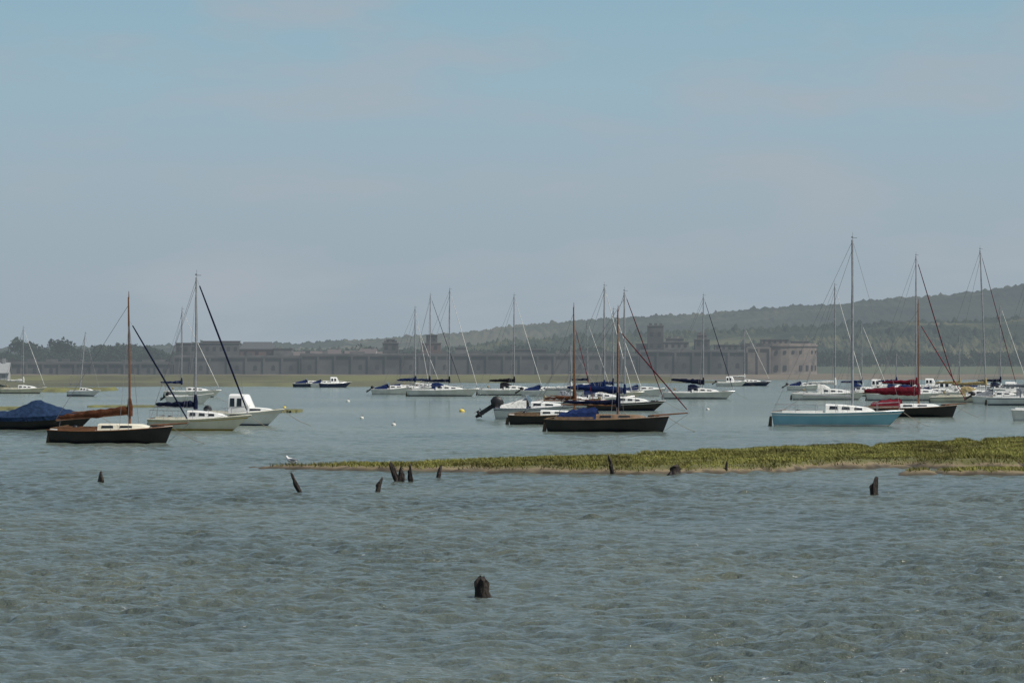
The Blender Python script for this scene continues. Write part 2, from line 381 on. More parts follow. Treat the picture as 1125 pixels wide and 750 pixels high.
def sailboat(name,b,d,L,mast_x,mast_h,head=-8,hull=None,stripe=None,boot=None,deck=None,rail=None,cab=None,
             gaff=False,mastm=None,cover=CNAVY,jib=CWHT,jibr=0.055,sprit=0.0,B=None,fb=None,railing=True,boomL=None,roll=None,pitch=0,
             tent=None,hood=None,ob=False,sheer=0.35,backstay=True,coverr=0.2,boomz=None,rope=True,boomup=0.05):
    hull=hull or WHITE; stripe=stripe or hull; boot=boot or NAVY; deck=deck or WHITE; rail=rail or hull; cab=cab or WHITE; mastm=mastm or ALU
    if roll is None: roll=random.uniform(-2.5,2.5)
    jibr*=0.62
    e=empty(name,at(b,d),math.radians(head),math.radians(roll),math.radians(pitch))
    B=B or (0.34*L if L<7.5 else 0.31*L); fb=fb or (0.62+0.035*(L-6))
    L=L/max(0.5,math.cos(math.radians(head)))
    H=Hull(L,B,fb,sheer=sheer,rake=0.25 if gaff else 0.75,transom=0.7 if gaff else 0.66)
    H.build(e,hull,boot,stripe,deck,rail)
    ch=0.36 if gaff else 0.46+0.02*L
    prof=H.cabin(e,0.42,0.80 if gaff else 0.78,ch,cab,GLASS,nwin=2 if gaff else 3,fwd=0.62 if gaff else 0.45,winh=0.34)
    um=H.S(mast_x); zm=H.top(um)
    # spars
    mb=MB(); r0=0.065 if mast_h<10 else 0.08
    zb=zm+(ch*0.7 if 0.42<um<0.8 else 0)-0.1
    mb.tube([(mast_x,0,zb-0.3),(mast_x,0,mast_h*0.6),(mast_x-0.02,0,mast_h*0.96)],[r0,r0*0.95,r0*(0.55 if gaff else 0.75)],8)
    bz=boomz or (zm+ch+0.45); bl=boomL or L*0.40
    mb.tube([(mast_x-0.08,0,bz),(mast_x-bl,0,bz+boomup)],[0.05,0.045],8)
    if gaff:
        mb.tube([(mast_x-0.1,0.05,bz+0.26),(mast_x-bl*0.8,0.05,bz+0.30+boomup*0.8)],[0.045,0.03],8)
        mb.cyl((mast_x,0,mast_h*0.95),(mast_x,0,mast_h),0.03,0.012,n=6)
    else:
        for zf in ((0.55,) if mast_h<13 else (0.4,0.68)):
            for sg in (-1,1): mb.cyl((mast_x,0,mast_h*zf),(mast_x-0.08,sg*B*0.28,mast_h*zf+0.04),0.028,0.015,n=6)
        mb.cyl((mast_x,0,mast_h*0.95),(mast_x,0,mast_h*0.97+0.35),0.012,n=5)
        mb.box((mast_x+0.12,0,mast_h*0.96+0.12),(0.32,0.02,0.03)); mb.box((mast_x-0.03,0,mast_h*0.96+0.16),(0.12,0.015,0.10))
    if sprit>0:
        xb,_,zb2=H.pt(0.97,H.top(0.97)); mb.tube([(xb-0.9,0,zb2+0.05),(xb+sprit,0,zb2+0.05+0.13*sprit)],[0.055,0.035],8)
    mb.build('mast_and_spars',[mastm],e)
    # rigging
    wr=MB(); wrR=0.010 if d<350 else 0.014
    hb=mast_h*(0.80 if gaff else 0.94)
    xf,_,zf=H.pt(0.985,H.top(0.985)); fore=Vector((xf+sprit,0,zf+0.05+0.13*sprit)) if sprit else Vector((xf,0,zf))
    topf=Vector((mast_x+0.06,0,hb))
    wr.cyl(topf,fore,wrR,n=4)
    for sg in (-1,1):
        u=H.S(mast_x-0.25); x,h,z=H.pt(u,H.top(u))
        if gaff:
            wr.cyl((mast_x,0,hb),(x,sg*h,z),wrR,n=4); wr.cyl((mast_x,0,hb),(x+0.45,sg*h*0.97,z),wrR,n=4)
        else:
            sp_=(mast_x-0.08,sg*B*0.28,mast_h*0.55+0.04)
            wr.cyl((mast_x,0,hb),sp_,wrR,n=4); wr.cyl(sp_,(x,sg*(h-0.04),z),wrR,n=4); wr.cyl((mast_x,0,mast_h*0.54),(x-0.3,sg*(h-0.04),z),wrR,n=4)
    xa,_,za=H.pt(0.0,H.top(0))
    if backstay and not gaff: wr.cyl((mast_x,0,mast_h*0.955),(xa,0,za),wrR,n=4)
    wr.cyl((mast_x-0.06,0,mast_h*0.9),(mast_x-bl,0,bz+0.07+boomup),wrR,n=4)
    wr.cyl((mast_x-bl+0.2,0,bz+boomup),(xa+0.4,0,za),wrR*1.3,n=4)
    if sprit: wr.cyl(fore,(xf-0.15,0,0.05),wrR,n=4)
    wr.build('standing_rigging',[WIRE],e)
    if jib:
        j=MB(); dv=fore-topf; n=9; P=[];R=[]
        for k in range(n):
            t=0.04+0.92*k/(n-1); P.append(topf+dv*t); R.append(jibr*(0.45+0.75*math.sin(math.pi*min(1,0.12+t*0.72))))
        j.tube(P,R,8); j.build('furled_jib',[jib],e)
    if cover:
        c=MB(); sailcover(c,mast_x-0.02,mast_x-bl*0.97,bz+0.14,bz+0.07+boomup,coverr,seed=int(d*7+b)); 
        c.tube([(mast_x+0.02,0,bz-0.1),(mast_x+0.02,0,bz+0.35),(mast_x,0,bz+0.75)],[0.13,0.14,0.08],8)
        c.build('sail_cover',[cover],e)
    if tent:
        t=MB(); rings=[]
        for k in range(12):
            s_=k/11; u=0.10+0.32*s_; x,h,z=H.pt(u,H.top(u)); hh=0.36+0.36*math.sin(s_*1.9)+0.05*math.sin(k*2.1)
            rings.append([Vector((x,-h*0.66,z)),Vector((x,-h*0.5,z+hh*0.62)),Vector((x,0,z+hh)),Vector((x,h*0.5,z+hh*0.62)),Vector((x,h*0.66,z))])
        t.loft(rings); t.build('cockpit_cover',[tent],e)
    if hood:
        t=MB(); rings=[]
        for k,(u,hh) in enumerate(((0.36,1.0),(0.40,1.08),(0.45,1.05),(0.52,0.72))):
            x,h,z=H.pt(u,H.top(u)); z-=0.02; w_=h*0.62
            rings.append([Vector((x,w_*a,z+hh*b)) for a,b in ((-1,0.0),(-0.97,0.6),(-0.7,0.93),(0,1.0),(0.7,0.93),(0.97,0.6),(1,0))])
        t.loft(rings); t.build('spray_hood',[hood],e)
    if railing and not gaff: rails(e,H,ALU)
    rb=MB(); x,_,z=H.pt(0,H.top(0)); rb.loft([[Vector((x-0.02+a,b_,zz)) for a,b_ in ((0,-.025),(-.22*q,-.02),(-.22*q,.02),(0,.025))] for zz,q in ((z*0.75,0.7),(0,1.1),(-0.4,1.2))])
    rb.tube([(x-0.05,0,z+0.05),(x+0.9,0,z+0.22)],[0.03,0.02],6); rb.build('rudder_and_tiller',[TEAK],e)
    # coiled gear and hatch on deck
    gm=MB(); rr=random.Random(int(d*3+b*11))
    x,h,z=H.pt(0.86,H.top(0.86)); gm.box((x,0,z+0.09),(0.35,0.35,0.09),0); gm.box((x+0.35,0.05,z+0.08),(0.22,0.10,0.12),0)
    x,h,z=H.pt(0.2,H.top(0.2)); gm.ball((x,0.1,z+0.15),0.17,0,0.7,8)
    if not gaff and rr.random()<0.5: gm.ball((x-0.3,-0.3,z+0.45),0.16,1,1.0,8)
    gm.build('deck_gear',[DKGREY,CYEL],e)
    if ob: outboard(e,x-0.15,z-0.25,DKGREY,tilt=0.9)
    if rope:
        r=MB(); P=[]
        for k in range(6):
            t=k/5; P.append((xf+2.2*t*0.8,0.0,zf*(1-t)**1.4)); 
        r.tube(P,[0.014]*6,5); r.build('mooring_rope',[ROPE],e)
    return e

def motorboat(name,b,d,L,head=-8,hull=WHITE,stripe=None,boot=None,kind='wheelhouse',cab=WHITE,canvas=CBLUE,ob=True,roll=0,obs=1.0,fb=None):
    e=empty(name,at(b,d),math.radians(head),math.radians(roll),math.radians(random.uniform(-1,1)))
    H=Hull(L,0.38*L if L<6 else 0.34*L,fb or 0.72,transom=0.86,rake=0.75,sheer=0.45)
    H.build(e,hull,boot or hull,stripe or hull,WHITE,stripe or WHITE,cock=(0.06,0.45))
    if kind=='wheelhouse':
        H.cabin(e,0.62,0.88,0.38,cab,GLASS,nwin=1,fwd=0.4,winh=0.35)
        H.cabin(e,0.36,0.60,1.25,cab,GLASS,frac=0.68,nwin=2,fwd=0.93,winh=0.42,name='wheelhouse',slopefront=0.18)
        mb=MB(); x,h,z=H.pt(0.5,H.top(0.5)); mb.cyl((x,0.1,z+1.2),(x-0.1,0.1,z+2.2),0.015,n=5); 
        mb.build('aerial',[WIRE],e)
    elif kind=='cuddy':
        H.cabin(e,0.48,0.86,0.52,cab,GLASS,nwin=2,fwd=0.35,winh=0.35)
        x,h,z=H.pt(0.46,H.top(0.46)); w_=h*0.62; g=MB()
        g.loft([[Vector((x,-w_,z+0.45)),Vector((x,w_,z+0.45)),Vector((x+0.03,w_,z+0.45)),Vector((x+0.03,-w_,z+0.45))],[Vector((x-0.30,-w_*0.85,z+0.95)),Vector((x-0.30,w_*0.85,z+0.95)),Vector((x-0.27,w_*0.85,z+0.95)),Vector((x-0.27,-w_*0.85,z+0.95))]])
        g.build('windscreen',[GLASS],e,False)
        f=MB()
        for sg in (-1,1): f.cyl((x,sg*w_,z+0.4),(x-0.3,sg*w_*0.85,z+0.97),0.025,n=6); f.cyl((x-0.28,sg*w_*0.85,z+0.96),(x-1.3,sg*w_*0.95,z+0.35),0.02,n=6)
        f.cyl((x-0.3,-w_*0.85,z+0.97),(x-0.3,w_*0.85,z+0.97),0.025,n=6); f.build('windscreen_frame',[ALU],e)
        t=MB(); rings=[]
        for k in range(5):
            s_=k/4; u=0.08+0.34*s_; x,h,z=H.pt(u,H.top(u)); hh=0.25+0.55*s_
            rings.append([Vector((x,-h*0.8,z)),Vector((x,-h*0.6,z+hh*0.75)),Vector((x,0,z+hh)),Vector((x,h*0.6,z+hh*0.75)),Vector((x,h*0.8,z))])
        t.loft(rings); t.build('cockpit_cover',[canvas],e)
    elif kind=='covered':
        t=MB(); rings=[]
        for k in range(25):
            s_=k/24; u=0.01+0.97*s_; x,h,z=H.pt(u,H.top(u)); hh=0.12+0.95*max(0,1-abs(s_-0.47)/0.42)**1.15+0.03*math.sin(k*2.7)
            if s_<0.3: hh=max(hh,0.38+0.04*math.sin(k*3))
            hw=h+0.05
            rings.append([Vector((x,-hw,z-0.22)),Vector((x,-hw,z+0.03)),Vector((x,-hw*0.62,z+hh*0.50)),Vector((x,-hw*0.10,z+hh)),Vector((x,hw*0.10,z+hh)),Vector((x,hw*0.62,z+hh*0.50)),Vector((x,hw,z+0.03)),Vector((x,hw,z-0.22))])
        t.loft(rings); t.build('canvas_cover',[canvas],e)
    elif kind=='open':
        s=MB()
        for u in (0.3,0.6):
            x,h,z=H.pt(u,H.top(u)); s.box((x,0,z-0.02),(0.28,2*h-0.06,0.04))
        s.build('thwarts',[TEAK],e)
    if ob:
        x,h,z=H.pt(0,H.top(0)); outboard(e,x-0.25*obs,z-0.05,DKGREY,tilt=1.0,sc_=obs)
    xf,_,zf=H.pt(0.985,H.top(0.985)); r=MB(); r.tube([(xf+2*t,0,zf*(1-t)**1.4) for t in (0,.3,.6,1)],[0.015]*4,5); r.build('mooring_rope',[ROPE],e)
    return e

# --- left group
sailboat('black_gaff_sailing_boat',-88.1,220,5.9,0.95,7.35,-12,hull=BLACK,stripe=BLACK,boot=BLACK,rail=VARN,cab=CREAM,gaff=True,mastm=VARN,cover=CTAN,jib=CNAVY,jibr=0.06,sprit=0.95,coverr=0.23,boomL=3.7,boomz=1.42,boomup=-0.30,ob=False,roll=1.5)
motorboat('canvas_covered_motorboat',-103.5,269,6.3,-14,hull=BLACK,boot=BLACK,stripe=WHITE,kind='covered',canvas=CTEAL,ob=False)
sailboat('cream_sailing_yacht',-69.1,265,5.6,-0.15,9.3,-15,hull=CREAM,stripe=GOLD,boot=GOLD,cover=CNAVY,jib=CNAVY,jibr=0.08,boomL=2.5,boomz=1.35,sheer=0.5)
motorboat('white_cabin_motorboat',-59.3,290,5.0,-18,kind='wheelhouse',boot=NAVY,stripe=CREAM,ob=True)
sailboat('white_sailing_yacht',-70.3,580,7.0,-1.4,11.6,-10,cover=CBLUE)
sailboat('white_sailing_yacht',-107.5,667,6.5,0.1,9.9,-10,cover=CWHT,hull=CREAM)
sailboat('small_white_sailing_boat',-94.2,600,4.2,-0.6,8.6,-30,cover=None,jib=None,roll=-9,railing=False)
motorboat('white_motorboat',-71,470,4.6,-12,kind='open')
# --- far middle
motorboat('blue_motorboat',-44.5,900,6.5,-6,hull=NAVY,stripe=WHITE,kind='cuddy',ob=False)
motorboat('blue_motorboat',-39,885,6.0,10,hull=NAVY,kind='wheelhouse',ob=False)
motorboat('white_motorboat',-41.5,895,5.0,4,kind='cuddy',ob=False)
sailboat('white_sailing_yacht',-23.5,667,6.9,1.5,13.0,-12,cover=CBLUE,tent=CBLUE)
sailboat('white_sailing_yacht',-15.3,600,9.2,0.9,14.6,-10,cover=CNAVY,hood=CBLUE,jib=CWHT)
sailboat('white_sailing_yacht',-17,692,8.0,-0.8,15.4,-14,cover=CBLUE,hull=WHITE,stripe=NAVY,jib=CNAVY)
sailboat('white_sailing_yacht',-0.5,620,8.7,0.6,14.1,-8,cover=CBLK,hood=CBLK,coverr=0.28)
sailboat('blue_sailing_yacht',-20.5,760,7,-0.5,12,-8,hull=NAVY,cover=CBLUE)
motorboat('white_motorboat',-26.5,640,5.5,-8,kind='cuddy')
motorboat('white_motorboat',7,600,6,-8,kind='cuddy')
# --- centre group
motorboat('white_outboard_motorboat',4.8,327,5.6,-10,kind='cuddy',obs=1.7,stripe=NAVY,canvas=CWHT)
sailboat('black_hulled_sailing_boat',7.9,295,5.0,1.75,7.9,-10,hull=BLACK,boot=BLACK,gaff=True,mastm=VARN,rail=TEAK,cab=WHITE,cover=CTAN,jib=CRED,jibr=0.03,sprit=0.6,coverr=0.13)
sailboat('navy_sailing_yacht',25.0,391,6.3,-0.1,10.6,-12,hull=BLACK,stripe=WHITE,cover=CBLUE,jib=CMAR,jibr=0.06,boomL=5.2,coverr=0.34,boomz=1.55,boomup=0.35)
sailboat('black_gaff_sailing_boat',20.9,261,6.9,0.62,7.25,-9,hull=BLACK,stripe=BLACK,boot=BLACK,rail=TEAK,cab=TEAK,gaff=True,mastm=VARN,cover=CNAVY,jib=CMAR,jibr=0.05,sprit=1.3,tent=CBLUE,coverr=0.15,boomL=3.3,roll=-1)
sailboat('white_sailing_yacht',18.3,450,7.2,0.9,12.2,-10,cover=CBLUE,hood=CBLUE)
sailboat('white_sailing_yacht',16.5,720,7.0,0.1,11.6,-10,cover=CNAVY)
sailboat('white_sailing_yacht',22.0,540,7.0,0.1,11.0,-10,cover=CBLUE,hull=CREAM)
sailboat('white_sailing_yacht',12.5,410,6.0,0.2,6.0,-10,cover=CWHT,jib=None,hood=CGRY)
motorboat('white_motorboat',28.5,600,6,-8,kind='cuddy')
sailboat('white_sailing_yacht',40.9,545,8.2,0.6,12.8,-10,cover=CNAVY,hood=CNAVY,coverr=0.34,jib=CNAVY,boomL=4,boomup=0.4)
sailboat('blue_sailing_yacht',51.9,960,9.0,-0.8,13.0,-8,hull=NAVY,stripe=WHITE,cover=CWHT)
motorboat('white_motorboat',48.0,940,6,-8,kind='wheelhouse')
# --- right group
sailboat('white_sailing_yacht',69.5,529,8.3,0.8,13.8,-10,cover=CWHT,hood=CWHT)
sailboat('pale_blue_sailing_yacht',71.3,286,8.0,1.0,12.2,-7,hull=SKYB,stripe=WHITE,boot=WHITE,cover=None,jib=None,rail=WHITE,fb=0.78,sheer=0.25,ob=False,boomL=3.1)
sailboat('black_gaff_sailing_boat',87.2,340,6.9,0.72,8.8,-12,hull=BLACK,boot=BLACK,rail=TEAK,cab=WHITE,gaff=True,mastm=VARN,cover=CRED,jib=CRED,jibr=0.05,sprit=0.9,tent=CRED,coverr=0.38,boomL=4.2,boomz=1.75)
sailboat('white_sailing_yacht',87.8,514,9.8,0.55,17,-14,cover=CRED,jib=CMAR,jibr=0.08,hood=CBLUE,coverr=0.3)
motorboat('white_cabin_motorboat',80.3,700,6.2,-8,kind='wheelhouse')
sailboat('white_sailing_yacht',84,640,6.6,0.3,6.0,-8,cover=CBLUE,jib=None,hood=CBLUE)
sailboat('cream_sailing_yacht',101.6,486,9.0,1.3,16.9,-16,hull=CREAM,cover=CYEL,hood=CYEL,jib=CMAR,jibr=0.05,stripe=NAVY,pitch=-2,roll=2)
sailboat('white_sailing_yacht',113.5,450,8.0,0.4,15,-12,stripe=NAVY,cover=CGRY,hood=CGRY,jib=CGRY)
motorboat('white_motorboat',103,720,6,-8,kind='cuddy')
motorboat('white_motorboat',92,760,6,-8,kind='wheelhouse')
motorboat('white_motorboat',64,760,5.5,-8,kind='cuddy')
sailboat('white_sailing_yacht',107,640,8,0.2,13,-12,cover=CNAVY,hood=CNAVY)
motorboat('white_motorboat',117,316,4.5,-10,kind='open',ob=False)
sailboat('white_sailing_yacht',76.5,600,7.0,0.2,10,-12,cover=CBLUE,hood=CBLUE,jib=CWHT)
motorboat('white_motorboat',92.5,540,6,-10,kind='cuddy')
motorboat('white_cabin_motorboat',95.5,600,7,-6,kind='wheelhouse')
sailboat('cream_sailing_yacht',98,560,7.5,0.2,8,-12,hull=CREAM,cover=CYEL,jib=None,hood=CWHT)
motorboat('blue_motorboat',88.5,670,6,-10,hull=NAVY,kind='cuddy')
motorboat('white_motorboat',110,560,6,-10,kind='wheelhouse')
motorboat('white_motorboat',106.5,470,5,-10,kind='cuddy',canvas=CGRY)

for b,d,m,r_ in ((-11,383,YELLOW,0.24),(-26,290,PALEB,0.15),(-33,330,PALEB,0.15),(-50,420,YELLOW,0.16),(43,400,PALEB,0.16),(-36,500,PALEB,0.2),(58,330,PALEB,0.14)):
    buoy(b,d,m,r_)

# ------------------------------------------------------------ mooring stumps
WOOD=mat('weathered_wet_timber',(0.030,0.021,0.015),0.75,(0.008,0.006,0.005),scale=9,bump=1.0,stretch=(1,1,0.4),detail=6)
def stump(b,d,h,r,lean=0,az=0,prongs=1,seed=0,name='wooden_post_stump',zb=0):
    rr=random.Random(seed); mb=MB()
    for p in range(prongs):
        ox=(p-(prongs-1)/2)*r*1.5; hh=h*(1-0.28*p); rings=[]; n=14
        ph=[rr.uniform(0,6.28) for _ in range(4)]
        L_=math.radians(lean+(p*14 if prongs>1 else 0))
        for k in range(13):
            t=k/12; z=-0.5+(hh+0.5)*t; R=r*(1.25-0.42*t+0.09*math.sin(t*17+ph[2])); ring=[]
            for q in range(n):
                a=2*math.pi*q/n
                f=1+0.20*math.sin(2*a+ph[0]+t*2)+0.12*math.sin(5*a+ph[1]-t*3)+0.08*math.sin(8*a+ph[2]+5*t)+rr.uniform(-.10,.10)
                x=R*f*math.cos(a); y=R*f*math.sin(a); zz=z
                if k>=10: zz+=hh*(0.26*math.cos(a+ph[3])+rr.uniform(-.12,.12)); 
                if k==12: x*=0.5;y*=0.5
                X=ox+x+zz*math.tan(L_)+0.25*r*math.sin(t*6+ph[1]); ring.append(Vector((X,y,zz)))
            rings.append(ring)
        mb.loft(rings)
    o=mb.build(name,[WOOD]); o.location=at(b,d,zb); o.rotation_euler=(0,0,az)
stump(-6.5,72,0.27,0.115,4,0,1,1)
stump(79.6,130,0.43,0.11,3,0,1,2)
stump(-90.5,144,0.30,0.09,8,0,1,3)
stump(-46.4,132,0.50,0.07,-27,0,1,4)
stump(-29.6,134,0.34,0.08,16,0,1,5)
stump(-24.8,145,0.52,0.10,-14,0,2,6)
stump(-22.0,145,0.48,0.08,-10,0,1,7)
stump(-16.3,149,0.38,0.07,17,0,1,8)
stump(22.2,155,0.50,0.08,-18,0,1,9,zb=0.05)
stump(35.5,155,0.24,0.24,0,0,1,10,zb=0.03)
stump(47,157,0.28,0.05,5,0,1,12,zb=0.1)

# ------------------------------------------------------------ salt-marsh island
def marsh_mat():
    m=bpy.data.materials.new('marsh_ground'); m.use_nodes=True; nt=m.node_tree; N=nt.nodes; Lk=nt.links
    b=N['Principled BSDF']; b.inputs['Roughness'].default_value=0.9
    g=N.new('ShaderNodeNewGeometry'); sp=N.new('ShaderNodeSeparateXYZ'); Lk.new(g.outputs['Position'],sp.inputs[0])
    n=N.new('ShaderNodeTexNoise'); n.inputs['Scale'].default_value=1.3; n.inputs['Detail'].default_value=6; Lk.new(g.outputs['Position'],n.inputs['Vector'])
    ad=N.new('ShaderNodeMath'); ad.operation='MULTIPLY_ADD'; ad.inputs[1].default_value=0.35; Lk.new(n.outputs['Fac'],ad.inputs[0]); Lk.new(sp.outputs['Z'],ad.inputs[2])
    r=N.new('ShaderNodeValToRGB'); e=r.color_ramp.elements
    e[0].position=0.17; e[0].color=(0.035,0.028,0.018,1); e[1].position=0.40; e[1].color=(0.085,0.085,0.028,1)
    q=e.new(0.24); q.color=(0.08,0.064,0.04,1); q=e.new(0.31); q.color=(0.17,0.135,0.08,1)
    Lk.new(ad.outputs[0],r.inputs['Fac']); Lk.new(r.outputs[0],b.inputs['Base Color'])
    bp=N.new('ShaderNodeBump'); bp.inputs['Strength'].default_value=0.6; Lk.new(n.outputs['Fac'],bp.inputs['Height']); Lk.new(bp.outputs[0],b.inputs['Normal'])
    return m
MM=marsh_mat()
def marsh_h(X,Y):
    wob=0.9*sines(X,Y*0.6,5,8,21)+0.45*sines(X,Y,1.6,8,22)
    near=np.interp(X,[-9.8,-7.4,-3.8,0,4.3,9,10.7,13.5,18,30,60],[165.2,161.5,158.8,157,154.5,157.5,162.5,165,165,160,158])+wob*0.5
    far=np.interp(X,[-9.8,-7.4,-3.8,1.2,8.6,22.6,40,60],[166.6,165.8,167.0,172,187,212,216,217])+wob*0.8
    hm=np.interp(X,[-9.8,-7.4,-3.8,0,6,20,60],[0.09,0.14,0.19,0.23,0.28,0.36,0.36])
    def ss(t): t=np.clip(t,0,1); return t*t*(3-2*t)
    m1=ss(np.minimum(Y-near,far-Y)/1.8+0.25)
    n2=153.7+wob*0.4; f2=157.6+0.3*wob
    m2=ss(np.minimum(np.minimum(Y-n2,f2-Y)/1.0,(X-12.3)/2)+0.2)*0.75
    M=np.maximum(m1,m2)
    cr=np.exp(-(sines(X*1.0,Y*0.5,9,5,31)/0.16)**2)*np.clip((X-2)/6,0,1)
    Hh=-0.35+M*(0.35+hm)*(1-0.45*cr)+0.022*sines(X,Y,1.6,8,33)*M
    return Hh
X,Y=np.meshgrid(np.arange(-14,56,0.16),np.arange(149,224,0.2))
Hm=marsh_h(X,Y)
marsh=empty('salt_marsh_island',(0,0,0))
grid_obj('marsh_bank',X,Y,Hm,MM,marsh)
GR=mat('marsh_grass',(0.235,0.235,0.068),0.8,(0.085,0.080,0.030),scale=0.45,stretch=(1,0.5,1),world=True,detail=10,lo=0.36,hi=0.62,spec=0.1)
def grass(name,x0,x1,y0,y1,n,hf,zmin,mat_,par,hgt=(0.02,0.10),wd=0.020,seed=1):
    r=np.random.RandomState(seed); gx=r.uniform(x0,x1,n); gy=r.uniform(y0,y1,n); gz=hf(gx,gy)
    dens=sines(gx,gy,2.0,8,77)+0.6*sines(gx,gy,0.7,8,79); k=(gz>zmin+0.07*r.rand(n))&(dens+r.randn(n)*0.5>-0.8)
    gx,gy,gz=gx[k],gy[k],gz[k]; n=len(gx)
    h=r.uniform(hgt[0],hgt[1],n)*(0.6+0.45*np.clip(sines(gx,gy,6,6,78)+1,0,2)); a=r.uniform(0,6.28,n); wv=wd*(0.6+0.8*r.rand(n)); lx=r.uniform(-1.2,.6,n)*h; ly=r.uniform(-.9,.9,n)*h
    dx=np.cos(a)*wv; dy=np.sin(a)*wv*0.6
    V=np.stack([np.stack([gx-dx,gy-dy,gz-0.03],-1),np.stack([gx+dx,gy+dy,gz-0.03],-1),np.stack([gx+lx+dx*.3,gy+ly,gz+h],-1),np.stack([gx+lx-dx*.3,gy+ly,gz+h*0.97],-1)],1).reshape(-1,3)
    me=bpy.data.meshes.new(name); me.vertices.add(4*n); me.vertices.foreach_set('co',V.astype(np.float32).ravel())
    me.loops.add(4*n); me.loops.foreach_set('vertex_index',np.arange(4*n,dtype=np.int32)); me.polygons.add(n); me.polygons.foreach_set('loop_start',np.arange(0,4*n,4,dtype=np.int32))
    me.update(calc_edges=True); me.materials.append(mat_); o=bpy.data.objects.new(name,me); COL.objects.link(o); o.parent=par
    print(name,n)
grass('marsh_grass',-9,32,152,219,800000,marsh_h,0.085,GR,marsh)
# gull standing at the tip of the spit
def gull(b,d,z,az=0):
    e=empty('gull',at(b,d,z),az); gm=mat('white_feathers',(0.75,0.75,0.73),0.8,scale=20); gg=mat('grey_feathers',(0.25,0.27,0.30),0.8,scale=20)
    mb=MB(); mb.tube([(-.24,0,.15),(-.14,0,.17),(0,0,.18),(.12,0,.21),(.17,0,.27),(.20,0,.31),(.25,0,.31)],[.012,.05,.085,.075,.04,.042,.012],10); mb.build('body',[gm],e)
    mb=MB(); 
    for sg in (-1,1): mb.tube([(-.28,sg*.03,.18),(-.1,sg*.07,.21),(.08,sg*.06,.21)],[.01,.045,.03],8,sy=.4)
    mb.build('folded_wings',[gg],e)
    mb=MB(); mb.cyl((.24,0,.31),(.31,0,.295),.013,.003,6)
    for sg in (-1,1): mb.cyl((0,sg*.03,.12),(.01,sg*.03,-.02),.008,n=5); mb.box((.03,sg*.03,-.015),(.06,.04,.008))
    mb.build('bill_and_legs',[YELLOW],e)
gb=at(-48.5,163.5); gz=float(marsh_h(np.array([[gb[0]]]),np.array([[gb[1]]]))[0,0])
gull(-48.5,163.5,max(gz,0.0)+0.02,2.6)

# ------------------------------------------------------------ far shore banks
def bank(name,x0,x1,y0,y1,h,m,nx=220,ny=26,wob=0.15,seed=3,par=None,edge=0.12):
    X,Y=np.meshgrid(np.linspace(x0,x1,nx),np.linspace(y0,y1,ny)); t=(Y-y0)/(y1-y0); s=(X-x0)/(x1-x0)
    wv=wob*sines(X,Y*0,(x1-x0)/7,8,seed)
    ed=np.minimum(np.minimum(t+wv*0.5,1-t+wv*0.4),np.minimum(s,1-s)*8)
    q=np.clip(ed/edge,0,1); Zz=-0.5+(h+0.5)*q*q*(3-2*q)+h*0.08*sines(X,Y,(x1-x0)/40,8,seed+1)*q
    return grid_obj(name,X,Y,Zz,m,par)
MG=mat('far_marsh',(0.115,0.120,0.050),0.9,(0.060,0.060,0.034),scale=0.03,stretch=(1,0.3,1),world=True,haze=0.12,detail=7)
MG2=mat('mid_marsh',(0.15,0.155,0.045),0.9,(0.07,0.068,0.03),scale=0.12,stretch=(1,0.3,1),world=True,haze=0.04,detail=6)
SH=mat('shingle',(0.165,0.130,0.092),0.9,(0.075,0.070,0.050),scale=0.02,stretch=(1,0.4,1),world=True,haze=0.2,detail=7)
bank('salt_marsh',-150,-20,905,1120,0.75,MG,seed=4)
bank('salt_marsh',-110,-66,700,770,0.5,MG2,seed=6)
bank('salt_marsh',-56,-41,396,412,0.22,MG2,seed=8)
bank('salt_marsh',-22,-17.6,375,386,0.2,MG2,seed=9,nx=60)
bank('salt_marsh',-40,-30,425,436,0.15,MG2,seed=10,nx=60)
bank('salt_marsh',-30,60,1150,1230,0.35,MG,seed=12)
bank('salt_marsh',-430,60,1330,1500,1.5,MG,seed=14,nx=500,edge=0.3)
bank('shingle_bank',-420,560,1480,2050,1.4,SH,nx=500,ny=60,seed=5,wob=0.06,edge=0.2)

# ------------------------------------------------------------ fortress on the shingle spit
FD=1750.0
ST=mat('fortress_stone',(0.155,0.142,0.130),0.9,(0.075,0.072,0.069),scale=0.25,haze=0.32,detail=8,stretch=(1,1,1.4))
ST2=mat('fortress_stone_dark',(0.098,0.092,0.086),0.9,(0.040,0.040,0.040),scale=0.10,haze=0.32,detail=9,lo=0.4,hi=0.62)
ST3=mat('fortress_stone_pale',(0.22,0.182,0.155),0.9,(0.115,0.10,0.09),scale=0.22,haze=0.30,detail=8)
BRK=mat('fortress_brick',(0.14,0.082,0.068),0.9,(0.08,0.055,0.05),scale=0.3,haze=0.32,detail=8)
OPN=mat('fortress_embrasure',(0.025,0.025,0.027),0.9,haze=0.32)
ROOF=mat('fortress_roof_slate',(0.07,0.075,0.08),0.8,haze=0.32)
fort=empty('stone_fortress',(0,FD,0))
SX=1/2.857
def fx(p): return (p-562.5)*SX
def fz(y): return 3.6+(405-y)*SX
